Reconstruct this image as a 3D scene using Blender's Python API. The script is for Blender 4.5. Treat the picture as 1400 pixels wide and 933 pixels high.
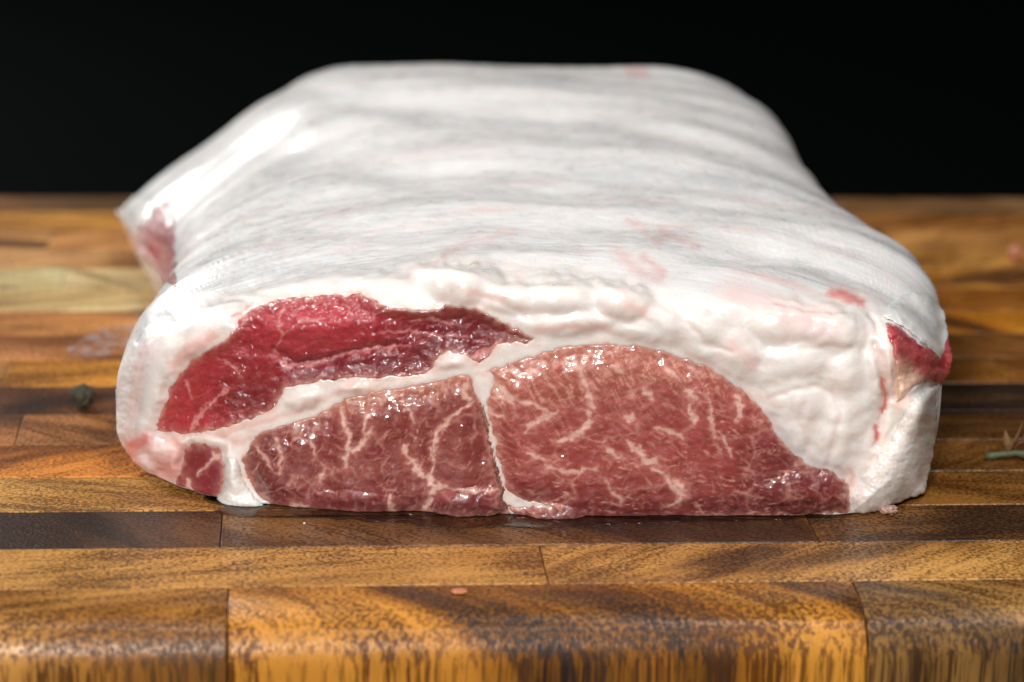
import bpy, math, random
import numpy as np
from mathutils import Matrix, Vector

for o in list(bpy.data.objects):
    bpy.data.objects.remove(o)
scene = bpy.context.scene
COL = scene.collection

# ------------------------------------------------------------------ camera, light, exposure
FPX, CAM_Y, CAM_Z = 3600.0, -0.7247, 0.2688
PITCH, ROLL = math.radians(17.1265), math.radians(1.3629)
YAW = math.radians(5.104)                      # the board is turned a little against the lens
_f = np.array([0, math.cos(PITCH), -math.sin(PITCH)])
_u0 = np.array([0, math.sin(PITCH), math.cos(PITCH)])
_r0 = np.array([1.0, 0, 0])
_r = math.cos(ROLL) * _r0 + math.sin(ROLL) * _u0
_u = -math.sin(ROLL) * _r0 + math.cos(ROLL) * _u0
CAM = np.array([0, CAM_Y, CAM_Z])

cd = bpy.data.cameras.new("camera")
cam = bpy.data.objects.new("camera", cd)
COL.objects.link(cam)
cam.matrix_world = Matrix(((_r[0], _u[0], -_f[0], CAM[0]), (_r[1], _u[1], -_f[1], CAM[1]),
                           (_r[2], _u[2], -_f[2], CAM[2]), (0, 0, 0, 1)))
cd.sensor_width = 36.0
cd.lens = 36.0 * FPX / 1400.0
cd.clip_start, cd.clip_end = 0.02, 30.0
cd.dof.use_dof = True
cd.dof.focus_distance = 0.748
cd.dof.aperture_fstop = 8.0
cd.dof.aperture_blades = 9
scene.camera = cam

world = bpy.data.worlds.new("World")
scene.world = world
world.use_nodes = True
world.node_tree.nodes["Background"].inputs[0].default_value = (0.75, 0.85, 1.0, 1)
world.node_tree.nodes["Background"].inputs[1].default_value = 0.02

def area(name, loc, target, sx, sy, power, colour):
    l = bpy.data.lights.new(name, 'AREA')
    l.shape = 'RECTANGLE'; l.size = sx; l.size_y = sy
    l.energy = power; l.color = colour
    o = bpy.data.objects.new(name, l); COL.objects.link(o)
    o.location = loc
    o.rotation_euler = (Vector(target) - Vector(loc)).to_track_quat('-Z', 'Y').to_euler()
    return o
area("key_lamp", (-0.75, 0.45, 1.00), (0.0, 0.05, 0.04), 0.20, 0.20, 6.6, (1.0, 0.985, 0.96))
area("back_window", (-0.95, 1.30, 0.50), (-0.1, 0.1, 0.0), 0.55, 0.40, 7.8, (1.0, 0.98, 0.95))
area("top_softbox", (0.28, -0.35, 1.10), (0.02, 0.0, 0.0), 0.35, 0.35, 6.0, (1.0, 0.99, 0.98))
area("front_softbox", (-0.26, -1.25, 0.72), (0.0, 0.0, 0.03), 0.20, 0.20, 19.5, (1.0, 0.98, 0.955))

scene.render.engine = 'CYCLES'
scene.cycles.max_bounces = 6
scene.cycles.use_denoising = True
scene.view_settings.view_transform = 'Standard'
scene.view_settings.look = 'None'
scene.view_settings.exposure = 0.0
scene.view_settings.gamma = 1.0

# ------------------------------------------------------------------ helpers
def S(a, b, x):
    t = np.clip((x - a) / (b - a), 0, 1)
    return t * t * (3 - 2 * t)

def lin(c):
    c = np.asarray(c, float) / 255.0
    return np.where(c <= 0.04045, c / 12.92, ((c + 0.055) / 1.055) ** 2.4)

def proj(P):
    d = P - CAM
    z = d @ _f
    return 700 + FPX * (d @ _r) / z, 466.5 - FPX * (d @ _u) / z

def at_plane(p, q, y0, slope=0.0):
    """the point seen at pixel p, q of the photograph on the upright plane Y = y0 + slope * X"""
    d = _f[None] + ((np.asarray(p, float) - 700) / FPX)[..., None] * _r - ((np.asarray(q, float) - 466.5) / FPX)[..., None] * _u
    t = (y0 - CAM[1]) / (d[..., 1] - slope * d[..., 0])
    return CAM + t[..., None] * d

def at_ground(p, q, z=0.0):
    d = _f + (p - 700) / FPX * _r - (q - 466.5) / FPX * _u
    return CAM + (z - CAM[2]) / d[2] * d

def _h(xi, yi, seed):
    h = (xi.astype(np.int64) * 374761393 + yi.astype(np.int64) * 668265263 + seed * 974634777) & 0xffffffff
    h = ((h ^ (h >> 13)) * 1274126177) & 0xffffffff
    return h ^ (h >> 16)

def noise2(x, y, seed=0):
    """gradient noise, about -1..1"""
    x = np.asarray(x, float); y = np.asarray(y, float)
    xi = np.floor(x); yi = np.floor(y)
    fx = x - xi; fy = y - yi
    ux = fx * fx * fx * (fx * (fx * 6 - 15) + 10); uy = fy * fy * fy * (fy * (fy * 6 - 15) + 10)
    def g(a, b):
        ang = _h(xi + a, yi + b, seed) * (2 * math.pi / 4294967296.0)
        return np.cos(ang) * (fx - a) + np.sin(ang) * (fy - b)
    n0 = g(0, 0) * (1 - ux) + g(1, 0) * ux
    n1 = g(0, 1) * (1 - ux) + g(1, 1) * ux
    return 1.5 * (n0 * (1 - uy) + n1 * uy)

def fbm(x, y, seed=0, oct=3, gain=0.5):
    s = 0; a = 1; t = 0
    for i in range(oct):
        s = s + a * noise2(x * 2 ** i, y * 2 ** i, seed + 17 * i); t += a; a *= gain
    return s / t

def cells(x, y, seed=0):
    """distance to the nearest and second nearest feature point"""
    xi = np.floor(x); yi = np.floor(y)
    d1 = np.full(x.shape, 9.0); d2 = np.full(x.shape, 9.0)
    for a in (-1, 0, 1):
        for b in (-1, 0, 1):
            h = _h(xi + a, yi + b, seed)
            px = xi + a + (h & 1023) / 1023.0; py = yi + b + ((h >> 10) & 1023) / 1023.0
            d = np.hypot(x - px, y - py)
            m = d < d1
            d2 = np.where(m, d1, np.minimum(d2, d)); d1 = np.where(m, d, d1)
    return d1, d2

def seg(p, q, pts, pad=40):
    """distance to a polyline; far points stay at pad"""
    pts = np.asarray(pts, float)
    out = np.full(p.shape, float(pad))
    lo = pts.min(0) - pad; hi = pts.max(0) + pad
    m = (p > lo[0]) & (p < hi[0]) & (q > lo[1]) & (q < hi[1])
    if not m.any():
        return out
    x = p[m]; y = q[m]; d = np.full(x.shape, float(pad))
    for (ax, ay), (bx, by) in zip(pts[:-1], pts[1:]):
        ex, ey = bx - ax, by - ay
        t = np.clip(((x - ax) * ex + (y - ay) * ey) / (ex * ex + ey * ey + 1e-9), 0, 1)
        d = np.minimum(d, np.hypot(x - ax - t * ex, y - ay - t * ey))
    out[m] = d
    return out

def segt(p, q, pts, pad=30):
    """distance to a polyline and how far along it (0..1) the nearest point lies"""
    pts = np.asarray(pts, float)
    out = np.full(p.shape, float(pad)); tt = np.zeros(p.shape)
    lo = pts.min(0) - pad; hi = pts.max(0) + pad
    m = (p > lo[0]) & (p < hi[0]) & (q > lo[1]) & (q < hi[1])
    x = p[m]; y = q[m]; d = np.full(x.shape, float(pad)); tb = np.zeros(x.shape)
    ln = np.hypot(*np.diff(pts, axis=0).T); tot = ln.sum(); acc = 0.0
    for (ax, ay), (bx, by), l in zip(pts[:-1], pts[1:], ln):
        t = np.clip(((x - ax) * (bx - ax) + (y - ay) * (by - ay)) / (l * l + 1e-9), 0, 1)
        dd = np.hypot(x - ax - t * (bx - ax), y - ay - t * (by - ay))
        k = dd < d; d = np.where(k, dd, d); tb = np.where(k, (acc + t * l) / tot, tb); acc += l
    out[m] = d; tt[m] = tb
    return out, tt

def poly(p, q, pts, pad=40):
    """signed distance, positive inside"""
    pts = np.asarray(pts, float)
    closed = np.vstack([pts, pts[:1]])
    d = seg(p, q, closed, pad)
    lo = pts.min(0); hi = pts.max(0)
    m = (p >= lo[0]) & (p <= hi[0]) & (q >= lo[1]) & (q <= hi[1])
    ins = np.zeros(p.shape, bool)
    x = p[m]; y = q[m]; c = np.zeros(x.shape, bool)
    for (ax, ay), (bx, by) in zip(closed[:-1], closed[1:]):
        if ay == by: continue
        c ^= ((ay > y) != (by > y)) & (x < (bx - ax) * (y - ay) / (by - ay) + ax)
    ins[m] = c
    return np.where(ins, d, -d)

def tag(o, label=None, cat=None, group=None, kind=None):
    if label: o['label'] = label
    if cat: o['category'] = cat
    if group: o['group'] = group
    if kind: o['kind'] = kind
    return o

def empty(name, loc=(0, 0, 0), rz=0.0):
    o = bpy.data.objects.new(name, None); COL.objects.link(o)
    o.location = loc; o.rotation_euler = (0, 0, rz); o.empty_display_size = 0.02
    return o

def mesh_obj(name, V, F, mat, parent=None, colour=None, smooth=True):
    """V (n,3); F list of faces or an (m,4) array"""
    me = bpy.data.meshes.new(name)
    V = np.asarray(V, np.float32)
    if isinstance(F, np.ndarray):
        k = F.shape[1]
        me.vertices.add(len(V)); me.vertices.foreach_set("co", V.ravel())
        me.loops.add(F.size); me.loops.foreach_set("vertex_index", F.ravel().astype(np.int32))
        me.polygons.add(len(F)); me.polygons.foreach_set("loop_start", np.arange(0, F.size, k, dtype=np.int32))
        me.update(calc_edges=True)
    else:
        me.from_pydata([tuple(map(float, v)) for v in V], [], F)
    me.polygons.foreach_set("use_smooth", np.full(len(me.polygons), smooth))
    if colour is not None:
        a = me.attributes.new("col", 'FLOAT_COLOR', 'POINT')
        c = np.ones((len(V), 4), np.float32); c[:, :3] = colour
        a.data.foreach_set("color", c.ravel())
    me.materials.append(mat)
    me.validate()
    o = bpy.data.objects.new(name, me); COL.objects.link(o)
    if parent: o.parent = parent
    return o

# ------------------------------------------------------------------ materials
def new_mat(name):
    m = bpy.data.materials.new(name); m.use_nodes = True
    nt = m.node_tree
    return m, nt, nt.nodes["Principled BSDF"]

def N(nt, kind, **kw):
    n = nt.nodes.new(kind)
    for k, v in kw.items(): setattr(n, k, v)
    return n

def math_node(nt, op, a, b=None, clamp=False):
    n = N(nt, "ShaderNodeMath", operation=op, use_clamp=clamp)
    for i, v in enumerate((a, b)):
        if v is None: continue
        if isinstance(v, (int, float)): n.inputs[i].default_value = v
        else: nt.links.new(v, n.inputs[i])
    return n.outputs[0]

def mix_rgb(nt, fac, a, b, mode='MIX'):
    n = N(nt, "ShaderNodeMix", data_type='RGBA', blend_type=mode)
    for i, v in ((0, fac), (6, a), (7, b)):
        if isinstance(v, (int, float)): n.inputs[i].default_value = v
        elif isinstance(v, tuple): n.inputs[i].default_value = v if len(v) == 4 else (*v, 1)
        else: nt.links.new(v, n.inputs[i])
    return n.outputs[2]

def noise_node(nt, vec, scale, detail=3.0, rough=0.5, dist=0.0):
    n = N(nt, "ShaderNodeTexNoise")
    n.inputs["Scale"].default_value = scale; n.inputs["Detail"].default_value = detail
    n.inputs["Roughness"].default_value = rough; n.inputs["Distortion"].default_value = dist
    nt.links.new(vec, n.inputs["Vector"])
    return n.outputs["Fac"]

def maprange(nt, v, a, b, c=0.0, d=1.0):
    n = N(nt, "ShaderNodeMapRange", interpolation_type='SMOOTHSTEP')
    nt.links.new(v, n.inputs[0])
    for i, x in enumerate((a, b, c, d)): n.inputs[i + 1].default_value = x
    return n.outputs[0]

def flesh(name, sss, sss_scale, rough, coat, bump_amt, bump_scale, spec=0.5, fine=0.10, wet_scale=420, wet_amt=0.0006, beads=0, coat_rough=0.05):
    m, nt, b = new_mat(name)
    at = N(nt, "ShaderNodeAttribute", attribute_name="col")
    tc = N(nt, "ShaderNodeTexCoord")
    obj = tc.outputs["Object"]
    n1 = noise_node(nt, obj, bump_scale, 4, 0.6)
    n2 = noise_node(nt, obj, bump_scale * 0.22, 3, 0.55)
    shade = maprange(nt, n1, 0.3, 0.7, 1.0 - fine, 1.0 + fine * 0.5)
    col = N(nt, "ShaderNodeVectorMath", operation='SCALE')
    nt.links.new(at.outputs["Color"], col.inputs[0]); nt.links.new(shade, col.inputs["Scale"])
    nt.links.new(col.outputs[0], b.inputs["Base Color"])
    nt.links.new(maprange(nt, n2, 0.3, 0.7, rough * 0.65, rough * 1.35), b.inputs["Roughness"])
    b.inputs["Specular IOR Level"].default_value = spec
    b.inputs["Subsurface Weight"].default_value = sss
    b.inputs["Subsurface Radius"].default_value = (1.0, 0.55, 0.42)
    b.inputs["Subsurface Scale"].default_value = sss_scale
    b.inputs["Coat Weight"].default_value = coat
    b.inputs["Coat Roughness"].default_value = coat_rough
    def bump(h, dist):
        bp = N(nt, "ShaderNodeBump"); bp.inputs["Strength"].default_value = 1.0
        bp.inputs["Distance"].default_value = dist
        nt.links.new(h, bp.inputs["Height"]); return bp.outputs[0]
    nt.links.new(bump(math_node(nt, 'ADD', n1, math_node(nt, 'MULTIPLY', n2, 1.5)), bump_amt), b.inputs["Normal"])
    n3 = noise_node(nt, obj, wet_scale, 2, 0.5, 0.4)
    if beads:
        vo = N(nt, "ShaderNodeTexVoronoi", feature='SMOOTH_F1'); vo.inputs["Scale"].default_value = beads
        vo.inputs["Smoothness"].default_value = 0.35
        wob = N(nt, "ShaderNodeVectorMath", operation='MULTIPLY_ADD')
        wn = N(nt, "ShaderNodeTexNoise"); wn.inputs["Scale"].default_value = 260
        nt.links.new(obj, wn.inputs["Vector"]); nt.links.new(wn.outputs["Color"], wob.inputs[0])
        wob.inputs[1].default_value = (0.004, 0.004, 0.004); nt.links.new(obj, wob.inputs[2])
        nt.links.new(wob.outputs[0], vo.inputs["Vector"])
        patch = maprange(nt, noise_node(nt, obj, 95, 2, 0.5), 0.42, 0.62, 0.15, 1.0)
        n3 = math_node(nt, 'ADD', math_node(nt, 'MULTIPLY', n3, 0.35), math_node(nt, 'MULTIPLY', patch, math_node(nt, 'SUBTRACT', 1.0, vo.outputs["Distance"])))
    nt.links.new(bump(n3, wet_amt), b.inputs["Coat Normal"])
    return m

MAT_FAT = flesh("fat", 0.7, 0.0026, 0.40, 0.60, 0.00010, 900, fine=0.03, wet_scale=260, wet_amt=0.00010, coat_rough=0.14)
MAT_LEAN = flesh("lean_meat", 0.25, 0.0012, 0.36, 0.85, 0.00013, 1300, fine=0.08, wet_scale=380, wet_amt=0.00058, beads=230, coat_rough=0.09)
MAT_WET = flesh("wet_lean_meat", 0.25, 0.0012, 0.40, 1.0, 0.00022, 1300, fine=0.10, wet_scale=760, wet_amt=0.0013, beads=420)

def wood_material():
    m, nt, b = new_mat("acacia_wood")
    tc = N(nt, "ShaderNodeTexCoord"); oi = N(nt, "ShaderNodeObjectInfo")
    stk = N(nt, "ShaderNodeAttribute", attribute_type='OBJECT', attribute_name="streak")
    off = N(nt, "ShaderNodeVectorMath", operation='ADD')
    comb = N(nt, "ShaderNodeCombineXYZ")
    rnd = oi.outputs["Random"]
    nt.links.new(math_node(nt, 'MULTIPLY', rnd, 37.0), comb.inputs[0])
    nt.links.new(math_node(nt, 'MULTIPLY', rnd, 91.0), comb.inputs[1])
    nt.links.new(tc.outputs["Object"], off.inputs[0]); nt.links.new(comb.outputs[0], off.inputs[1])
    rot = N(nt, "ShaderNodeVectorRotate", rotation_type='Z_AXIS')
    nt.links.new(tc.outputs["Object"], rot.inputs["Vector"])
    nt.links.new(math_node(nt, 'MULTIPLY', math_node(nt, 'SUBTRACT', rnd, 0.5), 1.5), rot.inputs["Angle"])
    rot2 = N(nt, "ShaderNodeVectorMath", operation='ADD')
    nt.links.new(rot.outputs[0], rot2.inputs[0]); nt.links.new(comb.outputs[0], rot2.inputs[1])
    def scaled(v, s):
        n = N(nt, "ShaderNodeVectorMath", operation='MULTIPLY')
        nt.links.new(v, n.inputs[0]); n.inputs[1].default_value = s
        return n.outputs[0]
    ring = noise_node(nt, scaled(rot2.outputs[0], (0.25, 1.0, 0.05)), 85, 3, 0.55, 0.6)
    broad = noise_node(nt, scaled(rot2.outputs[0], (0.35, 1.0, 0.12)), 26, 2, 0.5, 1.0)
    patch = noise_node(nt, off.outputs[0], 16, 2, 0.5)
    # pores, long along the fibre (upright)
    fleck = noise_node(nt, scaled(off.outputs[0], (0.8, 1.0, 0.035)), 1050, 3.0, 0.6, 0.3)
    lines = noise_node(nt, scaled(rot2.outputs[0], (0.10, 1.0, 0.03)), 330, 3, 0.6, 0.4)
    light = mix_rgb(nt, maprange(nt, broad, 0.3, 0.7), oi.outputs["Color"],
                    mix_rgb(nt, 1.0, oi.outputs["Color"], (0.60, 0.50, 0.40), 'MULTIPLY'))
    dark = mix_rgb(nt, 1.0, oi.outputs["Color"], (0.19, 0.14, 0.095), 'MULTIPLY')
    tone = math_node(nt, 'ADD', math_node(nt, 'MULTIPLY', maprange(nt, ring, 0.28, 0.72), 0.55),
                     math_node(nt, 'MULTIPLY', maprange(nt, patch, 0.3, 0.7), 0.45))
    fl = math_node(nt, 'ADD', math_node(nt, 'MULTIPLY', maprange(nt, math_node(nt, 'ADD', math_node(nt, 'MULTIPLY', fleck, 0.7), math_node(nt, 'MULTIPLY', lines, 0.3)), 0.42, 0.57), 0.90),
                   math_node(nt, 'SUBTRACT', math_node(nt, 'MULTIPLY', tone, 1.15), 0.52), True)
    col = mix_rgb(nt, fl, dark, light)
    # black heartwood streak
    s0 = math_node(nt, 'ADD', broad, math_node(nt, 'MULTIPLY', stk.outputs["Fac"], 0.5))
    sm = math_node(nt, 'MULTIPLY', maprange(nt, s0, 0.59, 0.73),
                   maprange(nt, fleck, 0.30, 0.72, 1.0, 0.45))
    col = mix_rgb(nt, sm, col, (0.018, 0.011, 0.009))
    nt.links.new(col, b.inputs["Base Color"])
    nt.links.new(maprange(nt, fleck, 0.35, 0.6, 0.52, 0.28), b.inputs["Roughness"])
    b.inputs["Specular IOR Level"].default_value = 0.34
    bp = N(nt, "ShaderNodeBump"); bp.inputs["Strength"].default_value = 1.0; bp.inputs["Distance"].default_value = 0.00022
    nt.links.new(math_node(nt, 'ADD', fleck, math_node(nt, 'MULTIPLY', ring, 0.4)), bp.inputs["Height"])
    nt.links.new(bp.outputs[0], b.inputs["Normal"])
    return m
MAT_WOOD = wood_material()

def plain(name, c, rough=0.6, spec=0.4, var=0.3, scale=300, bump=0.0):
    m, nt, b = new_mat(name)
    tc = N(nt, "ShaderNodeTexCoord")
    n = noise_node(nt, tc.outputs["Object"], scale, 4, 0.6)
    l = lin(c)
    col = mix_rgb(nt, n, tuple(l * (1 - var)), tuple(np.minimum(l * (1 + var), 1)))
    nt.links.new(col, b.inputs["Base Color"])
    b.inputs["Roughness"].default_value = rough; b.inputs["Specular IOR Level"].default_value = spec
    if bump:
        bp = N(nt, "ShaderNodeBump"); bp.inputs["Distance"].default_value = bump
        nt.links.new(n, bp.inputs["Height"]); nt.links.new(bp.outputs[0], b.inputs["Normal"])
    return m

# ------------------------------------------------------------------ backdrop, table
MAT_BLACK = plain("black_cloth", (2, 4, 4), 0.95, 0.02, 0.3, 40)
V = []; NB = 12
for i in range(NB + 1):                       # a sweep: table level, then up
    a = i / NB * math.pi / 2
    V.append((0.0, 1.6 + 0.4 * math.sin(a), -0.06 + 0.4 - 0.4 * math.cos(a)))
prof = [(0, -1.2, -0.06)] + V + [(0, 2.0, 2.4)]
VV = [(-2.2, y, z) for _, y, z in prof] + [(2.2, y, z) for _, y, z in prof]
n = len(prof)
FF = [(i, i + n, i + n + 1, i + 1) for i in range(n - 1)]
tag(mesh_obj("backdrop", VV, FF, MAT_BLACK), kind='structure')

# ------------------------------------------------------------------ cutting board
board = empty("cutting_board", (0, 0, 0), YAW)
tag(board, "thick wooden end grain cutting board glued up from many brown blocks", "cutting board")
BL, BD, BT = 0.167, 0.02848, 0.045
C0 = -0.07225
rng = random.Random(7)

def block_mesh(length, depth, front=False, r=0.013):
    g, bv = 0.00012, 0.00035
    x0, x1 = -length / 2 + g, length / 2 - g
    y0, y1 = -depth / 2 + g, depth / 2 - g
    zt, zb = 0.0, -BT
    pr = [(y1, zb), (y1, zt - bv), (y1 - bv, zt)]
    if front:
        K = 10
        for i in range(K + 1):
            a = i / K * math.pi / 2
            pr.append((y0 + r - r * math.sin(a), zt - r + r * math.cos(a)))
        for i in range(K + 1):
            a = i / K * math.pi / 2
            pr.append((y0 + r * 0.5 - r * 0.5 * math.cos(a), zb + r * 0.5 - r * 0.5 * math.sin(a)))
    else:
        pr += [(y0 + bv, zt), (y0, zt - bv), (y0, zb)]
    m = len(pr)
    V = []
    cy = sum(p[0] for p in pr) / m; cz = sum(p[1] for p in pr) / m
    for x, k in ((x0, bv), (x0 + bv, 0), (x1 - bv, 0), (x1, bv)):
        for y, z in pr:
            V.append((x, y - np.sign(y - cy) * k * 0.9, z - np.sign(z - cz) * k * 0.9))
    F = [(a * m + i, a * m + (i + 1) % m, (a + 1) * m + (i + 1) % m, (a + 1) * m + i) for a in range(3) for i in range(m)]
    F += [tuple(range(m))[::-1], tuple(3 * m + i for i in range(m))]
    me = bpy.data.meshes.new("wood_block")
    me.from_pydata(V, [], F); me.materials.append(MAT_WOOD)
    me.polygons.foreach_set("use_smooth", np.full(len(me.polygons), front))
    if front:
        me.set_sharp_from_angle(angle=math.radians(40))
    me.update()
    return me

ME_MID = block_mesh(BL, BD); ME_FRONT = block_mesh(BL, BD - 0.004, True, 0.014)
ME_BACK = block_mesh(BL, BD, True, 0.003)
ME_BACK.transform(Matrix.Rotation(math.pi, 4, 'Z'))
# light wood tone, shade and glare painted in, for the blocks left and right of the joint nearest the middle, per row from the front, then streak
ROWS = [
    # (joint x, {column: (rgb, streak)})  column 0 = the block that starts at the joint, -1 the one before
    (-0.080, {-1: ((198, 141, 68), 0.0), 0: ((212, 144, 56), 0.16), 1: ((168, 125, 68), 0.35)}),
    (0.005, {-2: ((122, 89, 53), 0.3), -1: ((200, 144, 72), 0.10), 0: ((216, 160, 88), 0.14), 1: ((202, 150, 84), 0.1)}),
    (-0.083, {-1: ((107, 75, 49), 0.45), 0: ((132, 89, 47), 0.22), 1: ((157, 110, 63), 0.32)}),
    (0.005, {-1: ((219, 164, 88), 0.0), -2: ((219, 164, 88), 0.0), 0: ((157, 108, 49), 0.12), 1: ((146, 103, 49), 0.15)}),  # right blocks here and in the next rows carry the meat's cast shadow
    (-0.083, {-1: ((222, 141, 62), 0.12), -2: ((222, 141, 62), 0.1), 1: ((144, 98, 47), 0.12), 0: ((144, 98, 47), 0.1)}),
    (0.02, {-1: ((179, 120, 72), 0.2), -2: ((179, 120, 72), 0.2), 0: ((122, 84, 44), 0.2), 1: ((122, 84, 44), 0.3)}),
    (-0.06, {-1: ((134, 87, 53), 0.2), -2: ((124, 82, 49), 0.2), 0: ((100, 70, 44), 0.3), 1: ((87, 64, 44), 0.42)}),
    (0.01, {-1: ((218, 149, 59), 0.02), -2: ((228, 170, 97), 0.02), 0: ((157, 105, 47), 0.05), 1: ((157, 105, 47), 0.1)}),
    (-0.07, {-1: ((235, 161, 100), 0.05), -2: ((235, 161, 100), 0.1), 0: ((168, 110, 49), 0.05), 1: ((144, 96, 47), 0.15)}),  # left blocks from here back are lightened for the window glare
    (0.0, {-1: ((230, 161, 94), 0.12), -2: ((218, 157, 97), 0.22), 0: ((202, 134, 47), 0.02), 1: ((214, 141, 44), 0.02)}),
    (-0.08, {-1: ((246, 218, 157), 0.02), -2: ((246, 218, 157), 0.0), 0: ((202, 134, 55), 0.1), 1: ((198, 130, 53), 0.05)}),
    (0.02, {-1: ((246, 223, 167), 0.0), -2: ((246, 233, 177), 0.0), 0: ((212, 148, 68), 0.1), 1: ((214, 150, 66), 0.25)}),
    (-0.05, {-1: ((235, 178, 117), 0.05), -2: ((235, 178, 117), 0.02), 0: ((212, 146, 71), 0.05), 1: ((219, 160, 82), 0.05)}),
    (0.01, {-1: ((230, 165, 100), 0.15), -2: ((230, 170, 105), 0.1), 0: ((191, 130, 66), 0.15), 1: ((214, 154, 87), 0.1)}),
    (-0.07, {-1: ((244, 178, 88), 0.02), -2: ((244, 186, 107), 0.02), 0: ((198, 134, 71), 0.1), 1: ((191, 130, 68), 0.1)}),
    (0.0, {-1: ((134, 101, 66), 0.15), -2: ((148, 108, 66), 0.15), 0: ((146, 105, 66), 0.15), 1: ((157, 120, 80), 0.1)}),
]
for r, (jx, tones) in enumerate(ROWS):
    yc = C0 + (r - 0.5) * BD
    for c in range(-3, 3):
        xc = jx + (c + 0.5) * BL
        me = ME_FRONT if r == 0 else ME_BACK if r == len(ROWS) - 1 else ME_MID
        o = bpy.data.objects.new("wood_block", me); COL.objects.link(o)
        o.parent = board; o.location = (xc, yc + (0.002 if r == 0 else 0), (0.0 if r in (0, 15) else rng.uniform(-0.00008, 0.00008)))
        t = tones.get(c) or tones.get(c + 1 if c < 0 else c - 1) or tones.get(c + 2 if c < 0 else c - 2) or ((170, 115, 60), 0.1)
        o.color = (*[float(v) for v in lin(t[0])], 1.0)
        o["streak"] = float(t[1])

# ------------------------------------------------------------------ the meat: base surface
NX, NF, NT, NK, NU = 760, 215, 250, 16, 36
s = np.linspace(0, 1, NX)
XI = 0.22 * (2 * s - 1) + 0.78 * (-np.cos(np.pi * s))
LEN = 0.285
ST = np.array([  # Y, X left, z left, X right, z right, crest, blend to the far left profile
    [-0.03, -0.113, 0.022, 0.1225, 0.030, 0.0670, 0.0],
    [0.00, -0.1155, 0.023, 0.1250, 0.031, 0.0680, 0.0],
    [0.03, -0.1145, 0.026, 0.1290, 0.038, 0.0700, 0.0],
    [0.06, -0.111, 0.028, 0.1302, 0.042, 0.0715, 0.0],
    [0.10, -0.110, 0.026, 0.1195, 0.040, 0.0725, 0.05],
    [0.15, -0.118, 0.022, 0.1080, 0.035, 0.0738, 0.4],
    [0.20, -0.136, 0.019, 0.1025, 0.032, 0.0752, 0.85],
    [0.25, -0.152, 0.017, 0.0995, 0.031, 0.0765, 1.0],
    [0.28, -0.154, 0.016, 0.0945, 0.030, 0.0750, 1.0],
    [0.32, -0.154, 0.015, 0.0880, 0.028, 0.0700, 1.0]])
def station(Y):
    y = np.clip(Y, ST[0, 0], ST[-1, 0])
    out = []
    for k in range(1, 7):
        # smooth by averaging three linear lookups
        out.append((np.interp(y - 0.012, ST[:, 0], ST[:, k]) + np.interp(y, ST[:, 0], ST[:, k]) + np.interp(y + 0.012, ST[:, 0], ST[:, k])) / 3)
    return out
FARX = np.array([0, .3, .45, .55, .665, .77, .87, .95, 1.0]); FARZ = np.array([1, 1, .99, .90, .70, .48, .31, .19, 0.10])
_fx = np.linspace(0, 1, 401); _fz = np.interp(_fx, FARX, FARZ)
_k = np.exp(-0.5 * (np.arange(-40, 41) / 13.0) ** 2); _k /= _k.sum()
_fzp = np.convolve(np.pad(_fz, 40, mode='edge'), _k, mode='valid'); _fzp = _fzp * np.sqrt(1 - _fx ** 24)
def top_z(xi, Y):
    Xl, zl, Xr, zr, zc, bl = station(Y)
    a = np.abs(xi)
    L = (1 - a ** 2.15) ** (1 / 2.15)
    F = np.interp(a, _fx, _fzp)
    L = L * (1 - bl) + F * bl
    e = 2.9 + 1.5 * bl
    R = (1 - a ** e) ** (1 / e)
    w = S(-0.25, 0.25, xi)
    f = L * (1 - w) + R * w
    zm = zl * (1 - w) + zr * w
    return zm + (zc - zm) * f, zm
def bot_z(xi, Y, zm):
    a = np.abs(xi)
    L = 1 - (1 - a ** 6.0) ** (1 / 6.0)
    e = 9.0 - 5.6 * S(-0.005, 0.03, Y)
    R = 1 - (1 - a ** e) ** (1 / e)
    return zm * np.where(xi < 0, L, R)
def x_of(xi, Y):
    Xl, zl, Xr, zr, zc, bl = station(Y)
    return np.where(xi < 0, -Xl * xi, Xr * xi)

Y0 = -0.0215 + 0.0011 * noise2(XI * 7 + 3, 0 * XI, 2) + 0.0006 * noise2(XI * 19, 0 * XI, 3) + 0.006 * S(0, 1, XI) + 0.003 * S(0, 1, -XI) + np.where(XI < 0, 0.030 * np.abs(XI) ** 6, 0.030 * np.abs(XI) ** 15)
YE = LEN - 0.03 * np.abs(XI) ** 6
rows = []
tz0, zm0 = top_z(XI, Y0); bz0 = bot_z(XI, Y0, zm0)
for w in np.linspace(0, 1, NF):
    rows.append(np.stack([x_of(XI, Y0), Y0, bz0 + (tz0 - bz0) * w], -1))
for t in np.linspace(0, 1, NT + 1)[1:]:
    Y = Y0 + (YE - Y0) * (0.35 * t + 0.65 * t ** 1.7)
    rows.append(np.stack([x_of(XI, Y), Y, top_z(XI, Y)[0]], -1))
tzE, zmE = top_z(XI, YE); bzE = bot_z(XI, YE, zmE)
for w in np.linspace(0, 1, NK + 1)[1:]:
    rows.append(np.stack([x_of(XI, YE), YE, tzE + (bzE - tzE) * w], -1))
for t in np.linspace(0, 1, NU + 2)[1:-1]:
    Y = YE + (Y0 - YE) * (1 - (1 - t) ** 3.0)
    rows.append(np.stack([x_of(XI, Y), Y, bot_z(XI, Y, top_z(XI, Y)[1])], -1))
B = np.stack(rows, 0)                                   # (rows, NX, 3)
NR = B.shape[0]
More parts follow.
